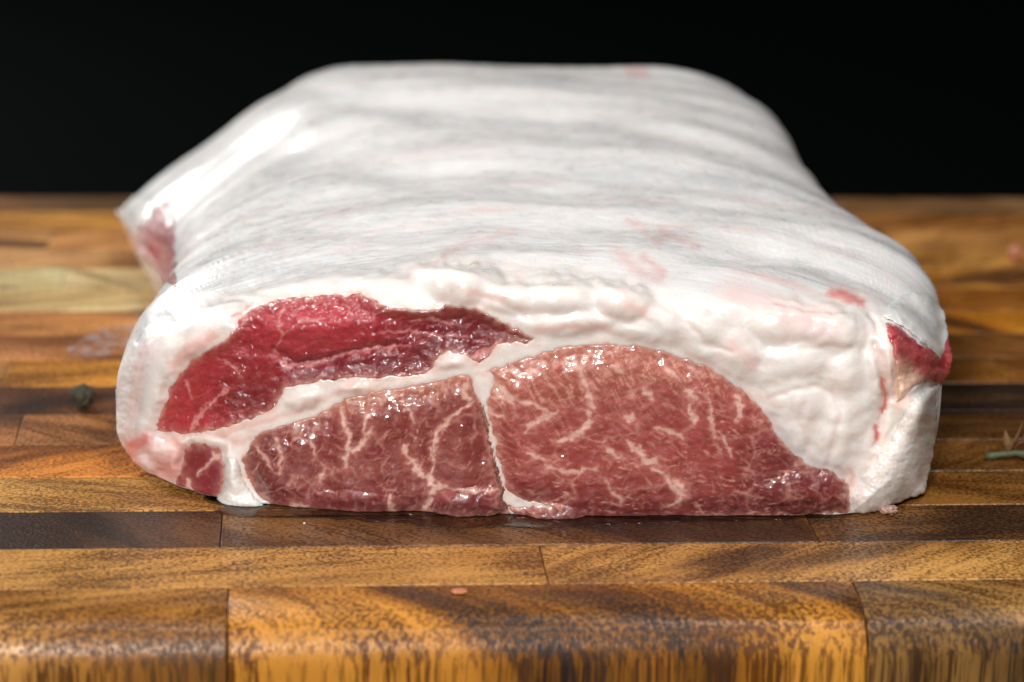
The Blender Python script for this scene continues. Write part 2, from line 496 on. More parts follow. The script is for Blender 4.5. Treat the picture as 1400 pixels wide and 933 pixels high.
# round the corners along each column's profile
def blur_rows(A, sig):
    r = int(sig * 3) + 1
    k = np.exp(-0.5 * (np.arange(-r, r + 1) / sig) ** 2); k /= k.sum()
    out = np.zeros_like(A)
    for i, w in zip(range(-r, r + 1), k): out += w * np.roll(A, i, axis=0)
    return out
b1 = blur_rows(B, 3.0); b3 = blur_rows(B, 7.0); b2 = blur_rows(B, 20.0)
ri = np.arange(NR)
wt = np.clip(np.exp(-0.5 * ((ri - NF) / 45.0) ** 2), 0, 1)[:, None, None]
wk = np.exp(-0.5 * ((ri - (NF + NT)) / 14.0) ** 2)[:, None, None]
b1 = b1 * (1 - wk) + b3 * wk
B = b1 * (1 - wt) + b2 * wt

def normals(A):
    du = np.gradient(A, axis=1)
    dv = np.roll(A, -1, axis=0) - np.roll(A, 1, axis=0)
    n = np.cross(du, dv)
    l = np.linalg.norm(n, axis=-1, keepdims=True)
    return n / np.maximum(l, 1e-12)
NRM = normals(B)
ARC = np.concatenate([np.zeros((1, NX)), np.cumsum(np.linalg.norm(np.diff(B, axis=0), axis=-1), axis=0)], 0)
def soft(A, sig):
    for ax in (0, 1):
        r = int(sig * 3) + 1
        k = np.exp(-0.5 * (np.arange(-r, r + 1) / sig) ** 2); k /= k.sum()
        pad = [(0, 0), (0, 0)]; pad[ax] = (r, r)
        Pd = np.pad(A, pad, mode='edge'); n_ = A.shape[ax]
        A = sum(w * (Pd[i:i + n_] if ax == 0 else Pd[:, i:i + n_]) for i, w in enumerate(k))
    return A

# ------------------------------------------------------------------ the meat: what lies where on its surface
U_POLY = [(212, 588), (222, 560), (232, 530), (245, 510), (262, 492), (285, 478), (305, 466), (322, 452), (330, 434), (345, 424), (365, 414),
          (395, 408), (430, 404), (460, 402), (490, 401), (505, 407), (520, 416), (545, 421), (575, 424), (600, 424), (610, 416), (640, 420),
          (665, 428), (690, 442), (715, 455), (730, 464), (722, 472), (700, 468), (680, 472), (668, 488), (655, 497), (630, 486), (612, 482),
          (597, 492), (590, 507), (570, 514), (545, 516), (500, 518), (470, 518), (440, 522), (415, 531), (395, 535), (382, 548), (372, 562),
          (350, 571), (330, 580), (305, 586), (280, 591), (255, 594), (232, 592)]
M_POLY = [(330, 630), (340, 610), (350, 596), (372, 587), (400, 577), (430, 570), (452, 560), (470, 546), (500, 538), (540, 532), (580, 525),
          (620, 517), (642, 512), (650, 530), (660, 560), (668, 590), (674, 620), (682, 655), (692, 680), (694, 697), (702, 707), (672, 708), (640, 708),
          (600, 708), (540, 706), (450, 703), (400, 699), (370, 692), (353, 678), (338, 655)]
R_POLY = [(655, 512), (690, 500), (720, 489), (760, 478), (800, 472), (840, 470), (880, 475), (915, 483), (950, 495), (980, 510), (1010, 530),
          (1035, 550), (1050, 572), (1065, 598), (1085, 622), (1110, 638), (1140, 645), (1158, 662), (1164, 690), (1160, 703), (1100, 706),
          (1000, 708), (900, 711), (830, 713), (770, 716), (735, 716), (706, 710), (700, 699), (690, 688), (682, 655), (674, 620), (668, 590), (660, 560)]
K_POLY = [(250, 616), (268, 602), (300, 612), (307, 640), (304, 668), (294, 694), (272, 692), (248, 680), (236, 664), (248, 642)]
SEAM = [(250, 603), (300, 606), (330, 594), (400, 573), (440, 556), (500, 527), (560, 520), (640, 508), (700, 488), (760, 471), (830, 463), (900, 471), (960, 491)]
SEAM_C = [(653, 512), (661, 541), (668, 572), (676, 611), (686, 653), (692, 672), (708, 685), (730, 689), (753, 693)]
SEAM_TRI = [(646, 512), (670, 509), (676, 524), (667, 546), (660, 556), (652, 540)]
KNEE = [(688, 672), (697, 674), (712, 685), (730, 689), (722, 694), (706, 695), (694, 690)]

def warp(p, q, a=2.6):
    dp = a * noise2(p / 15, q / 15, 3) + 0.45 * a * noise2(p / 5.5, q / 5.5, 5)
    dq = a * noise2(p / 15, q / 15, 4) + 0.45 * a * noise2(p / 5.5, q / 5.5, 6)
    return p + dp, q + dq

def regions(p, q):
    P, Q = warp(p, q)
    seam = 3.2 + 1.6 * noise2(p / 24, q / 24, 9) - seg(P, Q, SEAM)                       # positive inside the band
    sc = np.maximum(np.maximum(1.3 + 0.8 * noise2(p / 16, q / 16, 8) - seg(P, Q, SEAM_C), poly(P, Q, SEAM_TRI)), poly(P, Q, KNEE))
    cut = np.maximum(seam, sc)
    blob = np.maximum(poly(P, Q, [(383, 548), (392, 532), (412, 527), (440, 524), (462, 528), (458, 542), (440, 556), (410, 562), (388, 562)]),
                      poly(P, Q, [(460, 530), (475, 523), (495, 522), (506, 530), (496, 541), (470, 545), (458, 541)]))
    cut = np.maximum(cut, blob)
    out = {}
    for n, pl in (("U", U_POLY), ("M", M_POLY), ("R", R_POLY), ("K", K_POLY)):
        out[n] = np.minimum(poly(P, Q, pl), -cut) + 0.45 * noise2(p / 5, q / 5, 12) + 1.5 * noise2(p / 11, q / 11, 13)
    out["blob"] = blob; out["seam"] = seam; out["P"] = P; out["Q"] = Q
    return out

# domes of fat on the cut end: centre, radii, turn in degrees, height in mm
LOBES = [(628, 380, 66, 38, 8, 7.0), (700, 402, 60, 28, 5, 4.2), (770, 402, 66, 36, 2, 5.4), (848, 408, 52, 36, 20, 6.0), (905, 440, 52, 24, 30, 3.2),
         (790, 438, 80, 22, -6, 3.0), (880, 452, 60, 20, 12, 2.6), (960, 452, 55, 32, 20, 3.0), (1010, 485, 52, 34, 35, 3.2), (960, 478, 40, 18, 25, 2.2), (1075, 440, 60, 36, 8, 2.6),
         (1140, 452, 50, 38, 20, 3.6), (1090, 500, 70, 36, -8, 3.4), (1160, 515, 46, 40, 40, 3.4), (1100, 552, 66, 46, 30, 3.6),
         (1145, 590, 46, 66, 8, 3.8), (1092, 585, 36, 40, -35, 2.6), (1178, 555, 26, 60, 18, 2.4), (1228, 600, 50, 88, 14, 2.0),
         (1210, 500, 34, 60, 10, 4.2), (1250, 560, 36, 44, 0, 5.0),
         (205, 520, 36, 100, 14, 3.0), (190, 590, 34, 44, 0, 3.0), (215, 618, 34, 26, 10, 4.2), (246, 630, 26, 30, 20, 3.2), (196, 634, 26, 16, 15, 3.2), (270, 606, 40, 12, 5, 2.6),
         (285, 440, 56, 26, -28, 2.6), (262, 470, 40, 22, -40, 2.4), (420, 380, 80, 24, -6, 1.8), (520, 386, 60, 22, 4, 2.0),
         (416, 545, 30, 16, -14, 2.2), (482, 533, 24, 11, -8, 2.4), (315, 650, 14, 50, -4, 2.2), (330, 690, 40, 14, -4, 2.6), (610, 497, 26, 9, -12, 1.4)]
CREASES = [([(1196, 470), (1204, 500), (1212, 540), (1203, 575), (1198, 610)], 5, 3.0), ([(1163, 702), (1166, 672), (1185, 640), (1205, 610), (1235, 570)], 4, 1.2),
           ([(1060, 474), (1085, 478), (1130, 474), (1165, 478)], 3, 0.8), ([(1130, 640), (1142, 600), (1150, 560), (1138, 535), (1110, 528)], 3.5, 1.3),
           ([(1148, 640), (1160, 668)], 4, 2.0), ([(1050, 545), (1090, 532), (1120, 530)], 3, 1.0), ([(1105, 610), (1092, 575), (1100, 552)], 3, 0.9), ([(905, 420), (940, 440), (965, 470), (1000, 480)], 3, 1.0),
           ([(600, 418), (615, 405), (625, 398), (680, 412), (730, 436)], 3, 1.2), ([(725, 430), (800, 428), (850, 436), (878, 448)], 3, 0.8), ([(1190, 430), (1204, 462), (1206, 492)], 4, 1.4),
           ([(1230, 545), (1262, 536), (1278, 526)], 4, 1.6), ([(228, 520), (222, 560), (205, 596), (180, 612)], 5, 1.0), ([(250, 652), (244, 632), (262, 618)], 4, 1.6),
           ([(980, 440), (1010, 452), (1030, 470), (1040, 500)], 3, 0.9), ([(1060, 412), (1110, 425), (1160, 424)], 3, 0.8)]

def lobe_h(p, q):
    P, Q = warp(p, q, 3.5)
    h = np.zeros(p.shape)
    for cx, cy, rx, ry, ang, amp in LOBES:
        c, s_ = math.cos(math.radians(ang)), math.sin(math.radians(ang))
        m = (np.abs(P - cx) < max(rx, ry)) & (np.abs(Q - cy) < max(rx, ry))
        if not m.any(): continue
        dx = P[m] - cx; dy = Q[m] - cy
        u = (dx * c + dy * s_) / rx; v = (-dx * s_ + dy * c) / ry
        d = np.clip(1 - u * u - v * v, 0, 1)
        hh = 0.85 * amp * d ** 1.1
        cur = h[m]
        k = 0.7
        h[m] = np.maximum(cur, hh) + np.maximum(k - np.abs(cur - hh), 0) ** 2 / (4 * k) * (np.minimum(cur, hh) > 0.05)
    return h * 1e-3

def displace(A, sel):
    """offset along the base normal (metres) for the fat body and for the muscle skins, from what lies at each point"""
    p, q = proj(A.reshape(-1, 3)); p = p.reshape(A.shape[:2]); q = q.reshape(A.shape[:2])
    rg = regions(p, q)
    sd = np.maximum.reduce([rg["U"], rg["M"], rg["R"], rg["K"]])
    lob = lobe_h(p, q) * S(2, -12, sd)
    cr = np.zeros(p.shape)
    for pts, w, dep in CREASES:
        d = seg(rg["P"], rg["Q"], pts)
        cr = np.maximum(cr, 0.6 * dep * np.exp(-(d / w) ** 2))
    face = S(300, 380, q) if False else 1.0
    arc = ARC[:A.shape[0]]; x = A[..., 0]
    d1, d2 = cells(x / 0.0085 + 0.6 * noise2(x * 90, arc * 90, 13), arc / 0.0070 + 0.6 * noise2(x * 90, arc * 90, 14), 11)
    lump = (0.45 - d1) * 0.75 + 0.45 * noise2(x * 190, arc * 230, 21)
    fat = lob - cr * 1e-3 * S(4, -4, sd) + lump * 0.6e-3 * fatface(p, q) * S(3, -10, sd) * S(240, 330, p) * S(1.0, 0.90, np.abs(XI))[None]
    fat = soft(fat, 1.6)
    return fat, cr, rg, sd, p, q

def edge_q(p):
    """where the cut end turns over into the smooth top"""
    return np.interp(p, [150, 190, 230, 280, 330, 400, 500, 560, 620, 700, 800, 860, 920, 1000, 1080, 1180, 1240, 1300],
                     [600, 470, 430, 405, 398, 388, 380, 366, 346, 366, 372, 384, 404, 420, 405, 395, 420, 480])
def fatface(p, q):
    e = edge_q(p)
    return S(-20, 16, q - e) * S(175, 240, p)

nvis = NF + NT                                         # rows the lens can see
A0 = B[:nvis]; N0 = NRM[:nvis]
fat, cr, rg, sd, p, q = displace(A0, None)
A1 = A0 + N0 * fat[..., None]
fat, cr, rg, sd, p, q = displace(A1, None)

# large undulation and fibres of the top membrane
X = A0[..., 0]; Yw = A0[..., 1]; Zw = A0[..., 2]
flow = Yw + 2.4 * X * X + 0.10 * X - 0.15 * np.maximum(X - 0.02, 0) + 0.35 * Zw   # lines of equal flow run across the loin
und = 2.8e-3 * noise2(X * 13 + 3, flow * 19, 31) + 0.9e-3 * noise2(X * 26, flow * 55, 32)
fib = fbm(X * 55, flow * 900, 33, 3, 0.6)
fib2 = fbm(X * 120 + 9, flow * 2600, 35, 2, 0.6)
topm = 1 - fatface(p, q)
topm = topm * S(4, -6, sd)
fat = fat + topm * (und + 0.22e-3 * fib + 0.09e-3 * fib2 * S(1.0, 0.88, np.abs(XI))[None]) * S(0, 0.02, Yw + 0.012 + 0.02 * (p < 260))
# dints in the top
for (px, pq, rx, ry, dep) in [(620, 235, 240, 26, 1.6), (560, 140, 190, 18, 1.4), (900, 300, 150, 20, 1.5), (1010, 350, 120, 16, 1.2), (830, 250, 150, 16, 0.8)]:
    fat = fat - topm * 1.7 * dep * 1e-3 * np.exp(-((p - px) / rx) ** 2 - ((q - pq + 0.12 * (p - px) * np.sign(px - 800)) / ry) ** 2)

lean_relief = (0.45 * fbm(p / 26, q / 18, 41, 2) + 0.10 * noise2(p / 10, q / 7, 43)) * 1e-3
u_in = S(-8, 26, rg["U"])
u_rec = -0.0014 * u_in - 0.0012 * S(500, 415, q) * S(0, 18, rg["U"]) + 0.003 * np.exp(-((p - 430) / 90) ** 2 - ((q - 440) / 26) ** 2)
u_rec = u_rec - 0.0018 * np.exp(-(seg(rg["P"], rg["Q"], [(372, 482), (400, 500), (440, 496), (500, 480), (540, 476)]) / 6) ** 2)
bulge = 0.0020 * S(0, 70, np.maximum(rg["R"], rg["M"]) * 2)
def dome(cx, cy, rx, ry, amp, ang=0.0):
    c_, s_ = math.cos(math.radians(ang)), math.sin(math.radians(ang))
    u_ = ((rg["P"] - cx) * c_ + (rg["Q"] - cy) * s_) / rx; v_ = (-(rg["P"] - cx) * s_ + (rg["Q"] - cy) * c_) / ry
    return amp * np.clip(1 - u_ * u_ - v_ * v_, 0, 1) ** 0.8
bulge = bulge + dome(640, 690, 58, 26, 0.0028, -6) + dome(762, 704, 42, 16, 0.0030, 8) + dome(1100, 672, 60, 30, 0.0018) + dome(470, 690, 90, 22, 0.0012)
common = u_rec * S(-8, 4, rg["U"]) + bulge * S(-2, 6, np.maximum(rg["R"], rg["M"]))
fat_pit = -1.5e-3 * S(-0.5, 7, sd)
mus_off = common + lean_relief * S(-1, 6, sd) - 1.5e-3 * S(2.5, -6, sd)
fat_fin = fat + u_rec * S(-26, 4, rg["U"]) * 0.75 * (sd < 0) + common * (sd >= 0) + fat_pit
FATV = A0 + N0 * fat_fin[..., None]
MUSV = A0 + N0 * (mus_off + fat * S(3, -8, sd) * 0.0)[..., None]
FULL = B.copy(); FULL[:nvis] = FATV
FULL[..., 2] = np.maximum(FULL[..., 2], 0.0005)
MUSV[..., 2] = np.maximum(MUSV[..., 2], 0.0004)
pf, qf = proj(FATV.reshape(-1, 3)); pf = pf.reshape(p.shape); qf = qf.reshape(p.shape)

# ------------------------------------------------------------------ the meat: colour of fat
def mixc(c, d, w):
    return c + (np.asarray(d) - c) * np.clip(w, 0, 1)[..., None]
rgF = regions(pf, qf); sdF = np.maximum.reduce([rgF["U"], rgF["M"], rgF["R"], rgF["K"]])
ff = fatface(pf, qf)
cF = np.zeros(p.shape + (3,)); cF[:] = lin((237, 234, 232))
cF = mixc(cF, lin((239, 231, 225)), ff * 0.95)
# thin grey membrane over the top, in streaks along the fibres
mem = S(-0.15, 0.75, fbm(X * 17 + 1, flow * 34, 51, 3) + 0.5 * fib) * (1 - ff)
cF = mixc(cF, lin((190, 193, 196)), mem * 0.58)
wh = S(0.15, 0.6, fbm(X * 30 + 5, flow * 260, 53, 3, 0.6)) * (1 - ff)
cF = mixc(cF, lin((246, 246, 245)), wh * 0.7)
pk = S(0.12, 0.6, fbm(X * 16 + 7, flow * 70, 55, 3)) * (1 - ff)
cF = mixc(cF, lin((232, 200, 196)), pk * 0.62 * S(0.16, 0.02, Yw) + pk * 0.15)
pkf = S(0.0, 0.6, fbm(pf / 40, qf / 28, 57, 3)) * ff
cF = mixc(cF, lin((243, 212, 203)), pkf * 0.24)
cF = mixc(cF, lin((236, 182, 172)), np.clip(cr / 2.0, 0, 1) * 0.38)
PINKS = [([(1140, 402), (1158, 405), (1178, 412)], 7, (228, 130, 122), .85), ([(880, 352), (905, 372)], 6, (226, 170, 164), .5), ([(845, 345), (880, 375), (900, 380)], 9, (230, 186, 182), .5),
         ([(905, 318), (950, 335)], 7, (228, 180, 176), .5), ([(560, 375), (640, 330), (700, 318)], 5, (232, 205, 202), .6), ([(860, 300), (900, 330)], 6, (230, 190, 186), .5),
         ([(1206, 520), (1212, 545), (1204, 560)], 4, (214, 110, 96), .9), ([(1196, 585), (1199, 600)], 4, (214, 110, 96), .9), ([(1000, 400), (1080, 430), (1130, 445)], 22, (240, 205, 200), .6),
         ([(318, 436), (328, 428), (340, 420)], 4, (220, 110, 100), .7), ([(236, 500), (262, 476), (290, 460)], 9, (236, 176, 166), .6), ([(178, 612), (192, 606), (200, 600)], 11, (226, 128, 126), .85),
         ([(176, 622), (184, 632)], 7, (226, 140, 134), .7), ([(222, 600), (250, 606)], 8, (238, 170, 160), .6), ([(226, 640), (246, 650)], 16, (224, 140, 132), .75), ([(248, 622), (256, 650), (250, 668)], 9, (190, 84, 80), .7),
         ([(300, 590), (320, 602)], 8, (226, 176, 164), .6), ([(735, 450), (790, 446), (830, 450)], 6, (240, 206, 196), .7), ([(858, 418), (880, 425)], 9, (240, 190, 176), .55), ([(640, 400), (690, 408)], 5, (236, 190, 180), .6),
         ([(1000, 470), (1030, 500)], 10, (240, 205, 198), .6), ([(1185, 640), (1200, 636)], 5, (236, 196, 182), .6), ([(1160, 640), (1166, 660)], 4, (226, 160, 150), .6),
         ([(1230, 470), (1225, 520), (1232, 548)], 14, (240, 200, 180), .7), ([(860, 95), (880, 100)], 8, (226, 170, 164), .6)]
Pw, Qw = warp(pf, qf, 4.0)
for pts, w, c, a in PINKS:
    cF = mixc(cF, lin(c), a * np.exp(-(seg(Pw, Qw, pts, 60) / w) ** 2))
# blue-white glossy film beside the right muscle; pinker where fat thins out towards lean
film = np.exp(-(seg(Pw, Qw, [(1055, 575), (1075, 606), (1100, 634), (1140, 642)], 60) / 13) ** 2)
cF = mixc(cF, lin((226, 230, 234)), film * 0.7)
cF = mixc(cF, lin((233, 186, 172)), np.exp(np.minimum(sdF, 0) / 4.5) * 0.75 * (0.5 + 0.9 * np.clip(noise2(pf / 14, qf / 14, 58) + 0.4, 0, 1)))
cF = mixc(cF, lin((242, 230, 222)), S(-3, 2, rgF["seam"]) * 0.7)
cF = mixc(cF, lin((232, 176, 164)), S(-14, -4, rgF["seam"]) * S(0, -5, rgF["seam"]) * S(700, 560, pf) * 0.5)
cF = mixc(cF, lin((228, 170, 158)), S(-6, 3, rgF["seam"]) * S(740, 600, pf) * (0.15 + 0.35 * noise2(pf / 22, qf / 9, 59)))
lowl = S(300, 250, pf) * S(596, 625, qf)
cF = mixc(cF, lin((232, 166, 158)), lowl * (0.35 + 0.5 * np.clip(noise2(pf / 15, qf / 12, 60), 0, 1)))
cF = mixc(cF, lin((150, 50, 52)), S(1, 7, sdF))         # the pit under a muscle is lean too
CF = np.empty(FULL.shape); CF[:] = lin((214, 190, 182)); CF[:nvis] = cF

# ------------------------------------------------------------------ the meat: colour of lean
pm, qm = proj(MUSV.reshape(-1, 3)); pm = pm.reshape(p.shape); qm = qm.reshape(p.shape)
near = sd > -9
pl, ql = pm[near], qm[near]
rl = regions(pl, ql); P, Q = rl["P"], rl["Q"]
sdl = np.maximum.reduce([rl["U"], rl["M"], rl["R"], rl["K"]])
c = np.zeros(pl.shape + (3,)); c[:] = lin((140, 50, 50))
isU = rl["U"] > np.maximum.reduce([rl["M"], rl["R"], rl["K"]])
isR = (rl["R"] >= rl["M"]) & ~isU & (rl["R"] > rl["K"])
isM = (rl["M"] > rl["R"]) & ~isU & (rl["M"] > rl["K"])
isK = ~(isU | isR | isM)
big = fbm(pl / 60, ql / 45, 61, 3)
# right eye muscle
cr_ = np.zeros_like(c); cr_[:] = lin((156, 68, 66))
cr_ = mixc(cr_, lin((186, 112, 94)), S(590, 480, ql + 0.10 * (pl - 850)) * S(1090, 980, pl) * (0.75 + 0.5 * big))
cr_ = mixc(cr_, lin((112, 40, 42)), S(960, 1080, pl) * S(560, 620, ql))  # dark red lower right, shade from the top light painted in
cr_ = mixc(cr_, lin((116, 44, 44)), S(630, 700, ql) * 0.7)  # darker towards the foot, the light's fall-off painted in
# middle muscle
cm_ = np.zeros_like(c); cm_[:] = lin((130, 53, 53))
cm_ = mixc(cm_, lin((154, 88, 82)), S(-0.1, 0.6, big) * 0.7)
cm_ = mixc(cm_, lin((182, 112, 88)), S(566, 526, ql + 0.16 * (pl - 560)) * 0.75)
cm_ = mixc(cm_, lin((98, 32, 36)), S(420, 350, pl) * 0.6 + S(660, 700, ql) * 0.3)
# upper muscle
cu_ = np.zeros_like(c); cu_[:] = lin((146, 40, 47))
br = np.exp(-((P - 425) / 110) ** 2 - ((Q - 446 + 0.06 * (P - 430)) / 42) ** 2)
cu_ = mixc(cu_, lin((188, 56, 68)), br * (0.85 + 0.4 * big))
cu_ = mixc(cu_, lin((180, 54, 62)), S(330, 260, pl) * 0.9)
cu_ = mixc(cu_, lin((108, 27, 36)), np.exp(-(seg(P, Q, [(410, 508), (470, 500), (560, 496), (600, 470)], 80) / 20) ** 2) * 0.8)
cu_ = mixc(cu_, lin((110, 31, 38)), S(470, 640, pl) * (0.75 + 0.4 * big))
cu_ = mixc(cu_, lin((120, 42, 42)), np.exp(-((P - 345) / 42) ** 2 - ((Q - 548) / 24) ** 2) * 0.8)
ck_ = np.zeros_like(c); ck_[:] = lin((132, 42, 54))
for m, cc in ((isU, cu_), (isR, cr_), (isM, cm_), (isK, ck_)):
    c[m] = cc[m]
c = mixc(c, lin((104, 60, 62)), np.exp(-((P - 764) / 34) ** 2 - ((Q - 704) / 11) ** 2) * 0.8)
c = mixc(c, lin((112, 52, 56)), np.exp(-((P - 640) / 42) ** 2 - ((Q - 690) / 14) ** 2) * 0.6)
# fine grain: short flecks of fat that follow the fibre
def flecks(ang, f1, f2, lo, hi, seed):
    a = math.radians(ang)
    u = pl * math.cos(a) + ql * math.sin(a); v = -pl * math.sin(a) + ql * math.cos(a)
    w = 5 * noise2(pl / 30, ql / 30, seed + 5)
    return S(lo, hi, fbm(u / f1 + w * 0.06, (v + w) / f2, seed, 2, 0.55))
topw = S(610, 520, ql + 0.08 * (pl - 850)); loww = S(590, 660, ql)
fr = flecks(58, 20, 4.4, 0.02, 0.36, 71) * topw
fr = np.maximum(fr, flecks(30, 19, 4.4, 0.14, 0.46, 72) * (1 - topw) * (1 - loww))
fr = np.maximum(fr, flecks(12, 19, 4.4, 0.22, 0.54, 76) * loww)
fr = np.maximum(fr, flecks(40, 26, 8, 0.34, 0.62, 77) * 0.9)
fr = np.maximum(fr, flecks(50, 10, 5.5, 0.34, 0.60, 177) * 0.8)
come = np.clip(0.62 + 1.1 * fbm(pl / 46, ql / 34, 99, 2), 0.08, 1.15)
c = mixc(c, lin((226, 168, 146)), fr * isR * 0.74 * np.maximum(come, 0.9 * topw))
mtop = S(580, 532, ql + 0.16 * (pl - 560))
fm = np.maximum(flecks(95, 18, 4.2, 0.02, 0.36, 73) * mtop, flecks(118, 17, 4.0, 0.28, 0.64, 74) * 0.85)
fm = np.maximum(fm, flecks(100, 30, 8, 0.36, 0.64, 79) * 0.9)
fm = np.maximum(fm, flecks(80, 11, 6, 0.36, 0.62, 179) * 0.8)
c = mixc(c, lin((222, 164, 146)), fm * isM * 0.70 * np.maximum(come, 0.9 * mtop))
fu = flecks(-12, 26, 4.5, 0.32, 0.66, 75)
c = mixc(c, lin((206, 96, 98)), np.maximum(fu, 0.8 * flecks(-25, 34, 7, 0.2, 0.6, 175)) * isU * 0.42)
c = mixc(c, lin((198, 110, 112)), flecks(70, 18, 5, 0.34, 0.66, 78) * isK * 0.55)
# grain of the fibre bundles themselves: darker joints
d1, d2 = cells(P / 15, Q / 12, 81)
c = c * (1 - 0.12 * S(0.14, 0.0, d2 - d1) * (isR | isM | isU))[..., None]
c = c * (1 + 0.22 * fbm(pl / 12, ql / 8, 83, 2) + 0.10 * noise2(pl / 3, ql / 2.6, 84))[..., None]
# netting of thin fat between bundles, only in patches
e1, e2 = cells((P + 8 * noise2(P / 25, Q / 25, 85)) / 38, (Q + 8 * noise2(P / 25, Q / 25, 86)) / 27, 87)
net = S(0.085, 0.015, e2 - e1) * S(-0.05, 0.5, fbm(pl / 50, ql / 40, 88, 2) + 0.05)
c = mixc(c, lin((228, 176, 162)), net * (isM | isR) * 0.18)
web = S(0.20, 0.0, (e2 - e1) + 0.10 * noise2(pl / 7, ql / 7, 188)) * S(-0.15, 0.45, fbm(pl / 44, ql / 34, 189, 2))
c = mixc(c, lin((218, 158, 142)), web * (isM | isR) * 0.42)
h1, h2 = cells((P + 6 * noise2(P / 14, Q / 14, 190)) / 19, (Q + 6 * noise2(P / 14, Q / 14, 191)) / 13, 192)
web2 = S(0.16, 0.0, h2 - h1) * S(0.0, 0.5, fbm(pl / 30, ql / 24, 193, 2))
c = mixc(c, lin((220, 162, 146)), web2 * (isM | isR) * 0.34)
VEINS = [  # traced fat veins: points, half width
    ([(718, 590), (728, 580), (742, 572), (762, 562)], 4.2), ([(762, 603), (782, 598), (798, 588), (806, 574), (803, 562)], 4.6), ([(782, 491), (795, 510), (803, 530), (811, 560)], 3.8),
    ([(857, 570), (868, 574)], 6.5), ([(859, 603), (870, 615), (883, 627), (890, 633)], 4.0), ([(884, 634), (896, 630)], 7.5), ([(893, 640), (908, 650), (920, 665), (932, 678), (926, 687), (914, 691)], 3.6),
    ([(920, 655), (930, 664), (934, 680)], 4.0), ([(940, 535), (948, 545)], 5.0), ([(942, 556), (945, 566), (950, 580)], 4.2), ([(968, 540), (972, 568), (978, 600)], 2.2), ([(828, 613), (842, 624), (853, 626)], 3.0),
    ([(1006, 540), (1012, 556), (1008, 575)], 4.0), ([(880, 530), (892, 548)], 3.2), ([(840, 500), (852, 512)], 3.2), ([(905, 500), (930, 520)], 2.6), ([(700, 545), (735, 556), (752, 566)], 2.6),
    ([(640, 520), (634, 535), (642, 548)], 4.5), ([(672, 520), (684, 534), (700, 545)], 4.5), ([(664, 548), (670, 575)], 3.5), ([(690, 508), (715, 512), (735, 505)], 5.0), ([(676, 536), (690, 544), (703, 550)], 3.6), ([(745, 640), (790, 646), (815, 640)], 2.6), ([(720, 620), (748, 630)], 2.4), ([(830, 660), (850, 690)], 1.8), ([(985, 590), (1000, 625)], 1.8),
    ([(666, 560), (672, 566), (690, 572)], 2.2), ([(895, 585), (915, 590), (935, 600)], 2.4),
    ([(466, 556), (470, 576), (476, 600), (475, 612), (472, 640)], 3.6), ([(475, 616), (490, 614), (499, 604), (509, 584)], 3.4), ([(553, 618), (560, 628), (572, 642), (585, 655), (596, 664), (612, 668)], 4.8),
    ([(555, 620), (551, 608)], 3.0), ([(594, 665), (586, 682), (578, 702)], 3.8), ([(533, 680), (537, 696), (543, 704)], 3.0), ([(595, 622), (594, 606), (599, 590), (612, 574), (630, 562), (646, 549)], 2.6),
    ([(588, 650), (592, 635), (590, 612)], 2.0), ([(510, 560), (500, 575), (497, 600)], 1.8), ([(560, 560), (566, 580)], 2.2), ([(430, 585), (424, 600), (430, 620)], 1.8), ([(378, 600), (385, 625), (382, 650)], 1.8), ([(612, 668), (650, 672), (684, 670)], 1.1),
    ([(436, 660), (444, 640)], 2.0), ([(350, 610), (372, 640)], 1.6), ([(398, 690), (420, 694)], 4.0),
    ([(372, 478), (380, 490), (395, 500), (415, 499), (440, 495), (470, 486), (500, 479), (530, 474), (560, 474)], 2.6), ([(374, 480), (386, 458), (381, 436), (388, 420)], 1.6), ([(386, 458), (410, 440), (445, 436)], 1.3),
    ([(300, 540), (288, 554), (275, 566), (262, 590)], 4.4), ([(300, 540), (312, 532)], 3.0), ([(560, 440), (590, 436), (630, 444)], 1.6), ([(520, 455), (560, 452), (600, 458), (640, 462)], 1.4), ([(602, 490), (620, 482), (645, 490), (668, 478), (690, 468)], 4.4),
    ([(255, 520), (262, 545)], 1.8), ([(300, 490), (318, 500), (330, 515)], 1.6), ([(470, 415), (480, 430)], 1.5), ([(270, 650), (285, 635), (300, 620)], 2.0), ([(256, 655), (262, 670)], 4.0), ([(292, 622), (300, 626)], 4.0)]
rag = noise2(pl / 9, ql / 9, 91) + 0.6 * noise2(pl / 4, ql / 4, 92)
PV = P + 2.2 * noise2(pl / 8, ql / 8, 95); QV = Q + 2.2 * noise2(pl / 8, ql / 8, 96)
vein = np.zeros(pl.shape); halo = np.zeros(pl.shape)
for pts, w in VEINS:
    d = seg(P, Q, pts)
    d, tt = segt(PV, QV, pts)
    w2 = 0.86 * w * (0.30 + 0.75 * np.sin(np.pi * np.clip(tt, 0.03, 0.97)) ** 0.6) * np.clip(1 + 1.0 * rag, 0.1, 1.9)
    vein = np.maximum(vein, S(w2 + 2.4, w2 - 2.6, d)); halo = np.maximum(halo, np.exp(-(d / (w * 2.2 + 1)) ** 2))
tint = mixc(np.broadcast_to(lin((236, 196, 180)), c.shape).copy(), lin((216, 122, 122)), isU * 0.75)
c = mixc(c, lin((206, 130, 118)), halo * 0.38 * ~isU)
c = mixc(c, tint, vein * np.where(isR, 0.72, 0.80))
# ragged pale edge where lean meets fat
edge = np.exp(-np.maximum(sdl - 1.0, 0) / 4.0) * np.clip(0.75 + 0.8 * noise2(pl / 9, ql / 9, 93), 0, 1)
c = mixc(c, lin((222, 164, 148)), edge * 0.8)
# ring of paler brown drying where the left muscle meets its fat edge
c = mixc(c, lin((176, 106, 92)), S(376, 336, pl) * isM * np.clip(0.3 + noise2(pl / 10, ql / 12, 94), 0, 1) * 0.7)
CM = np.zeros(p.shape + (3,)); CM[near] = np.clip(c, 0.002, 0.95)

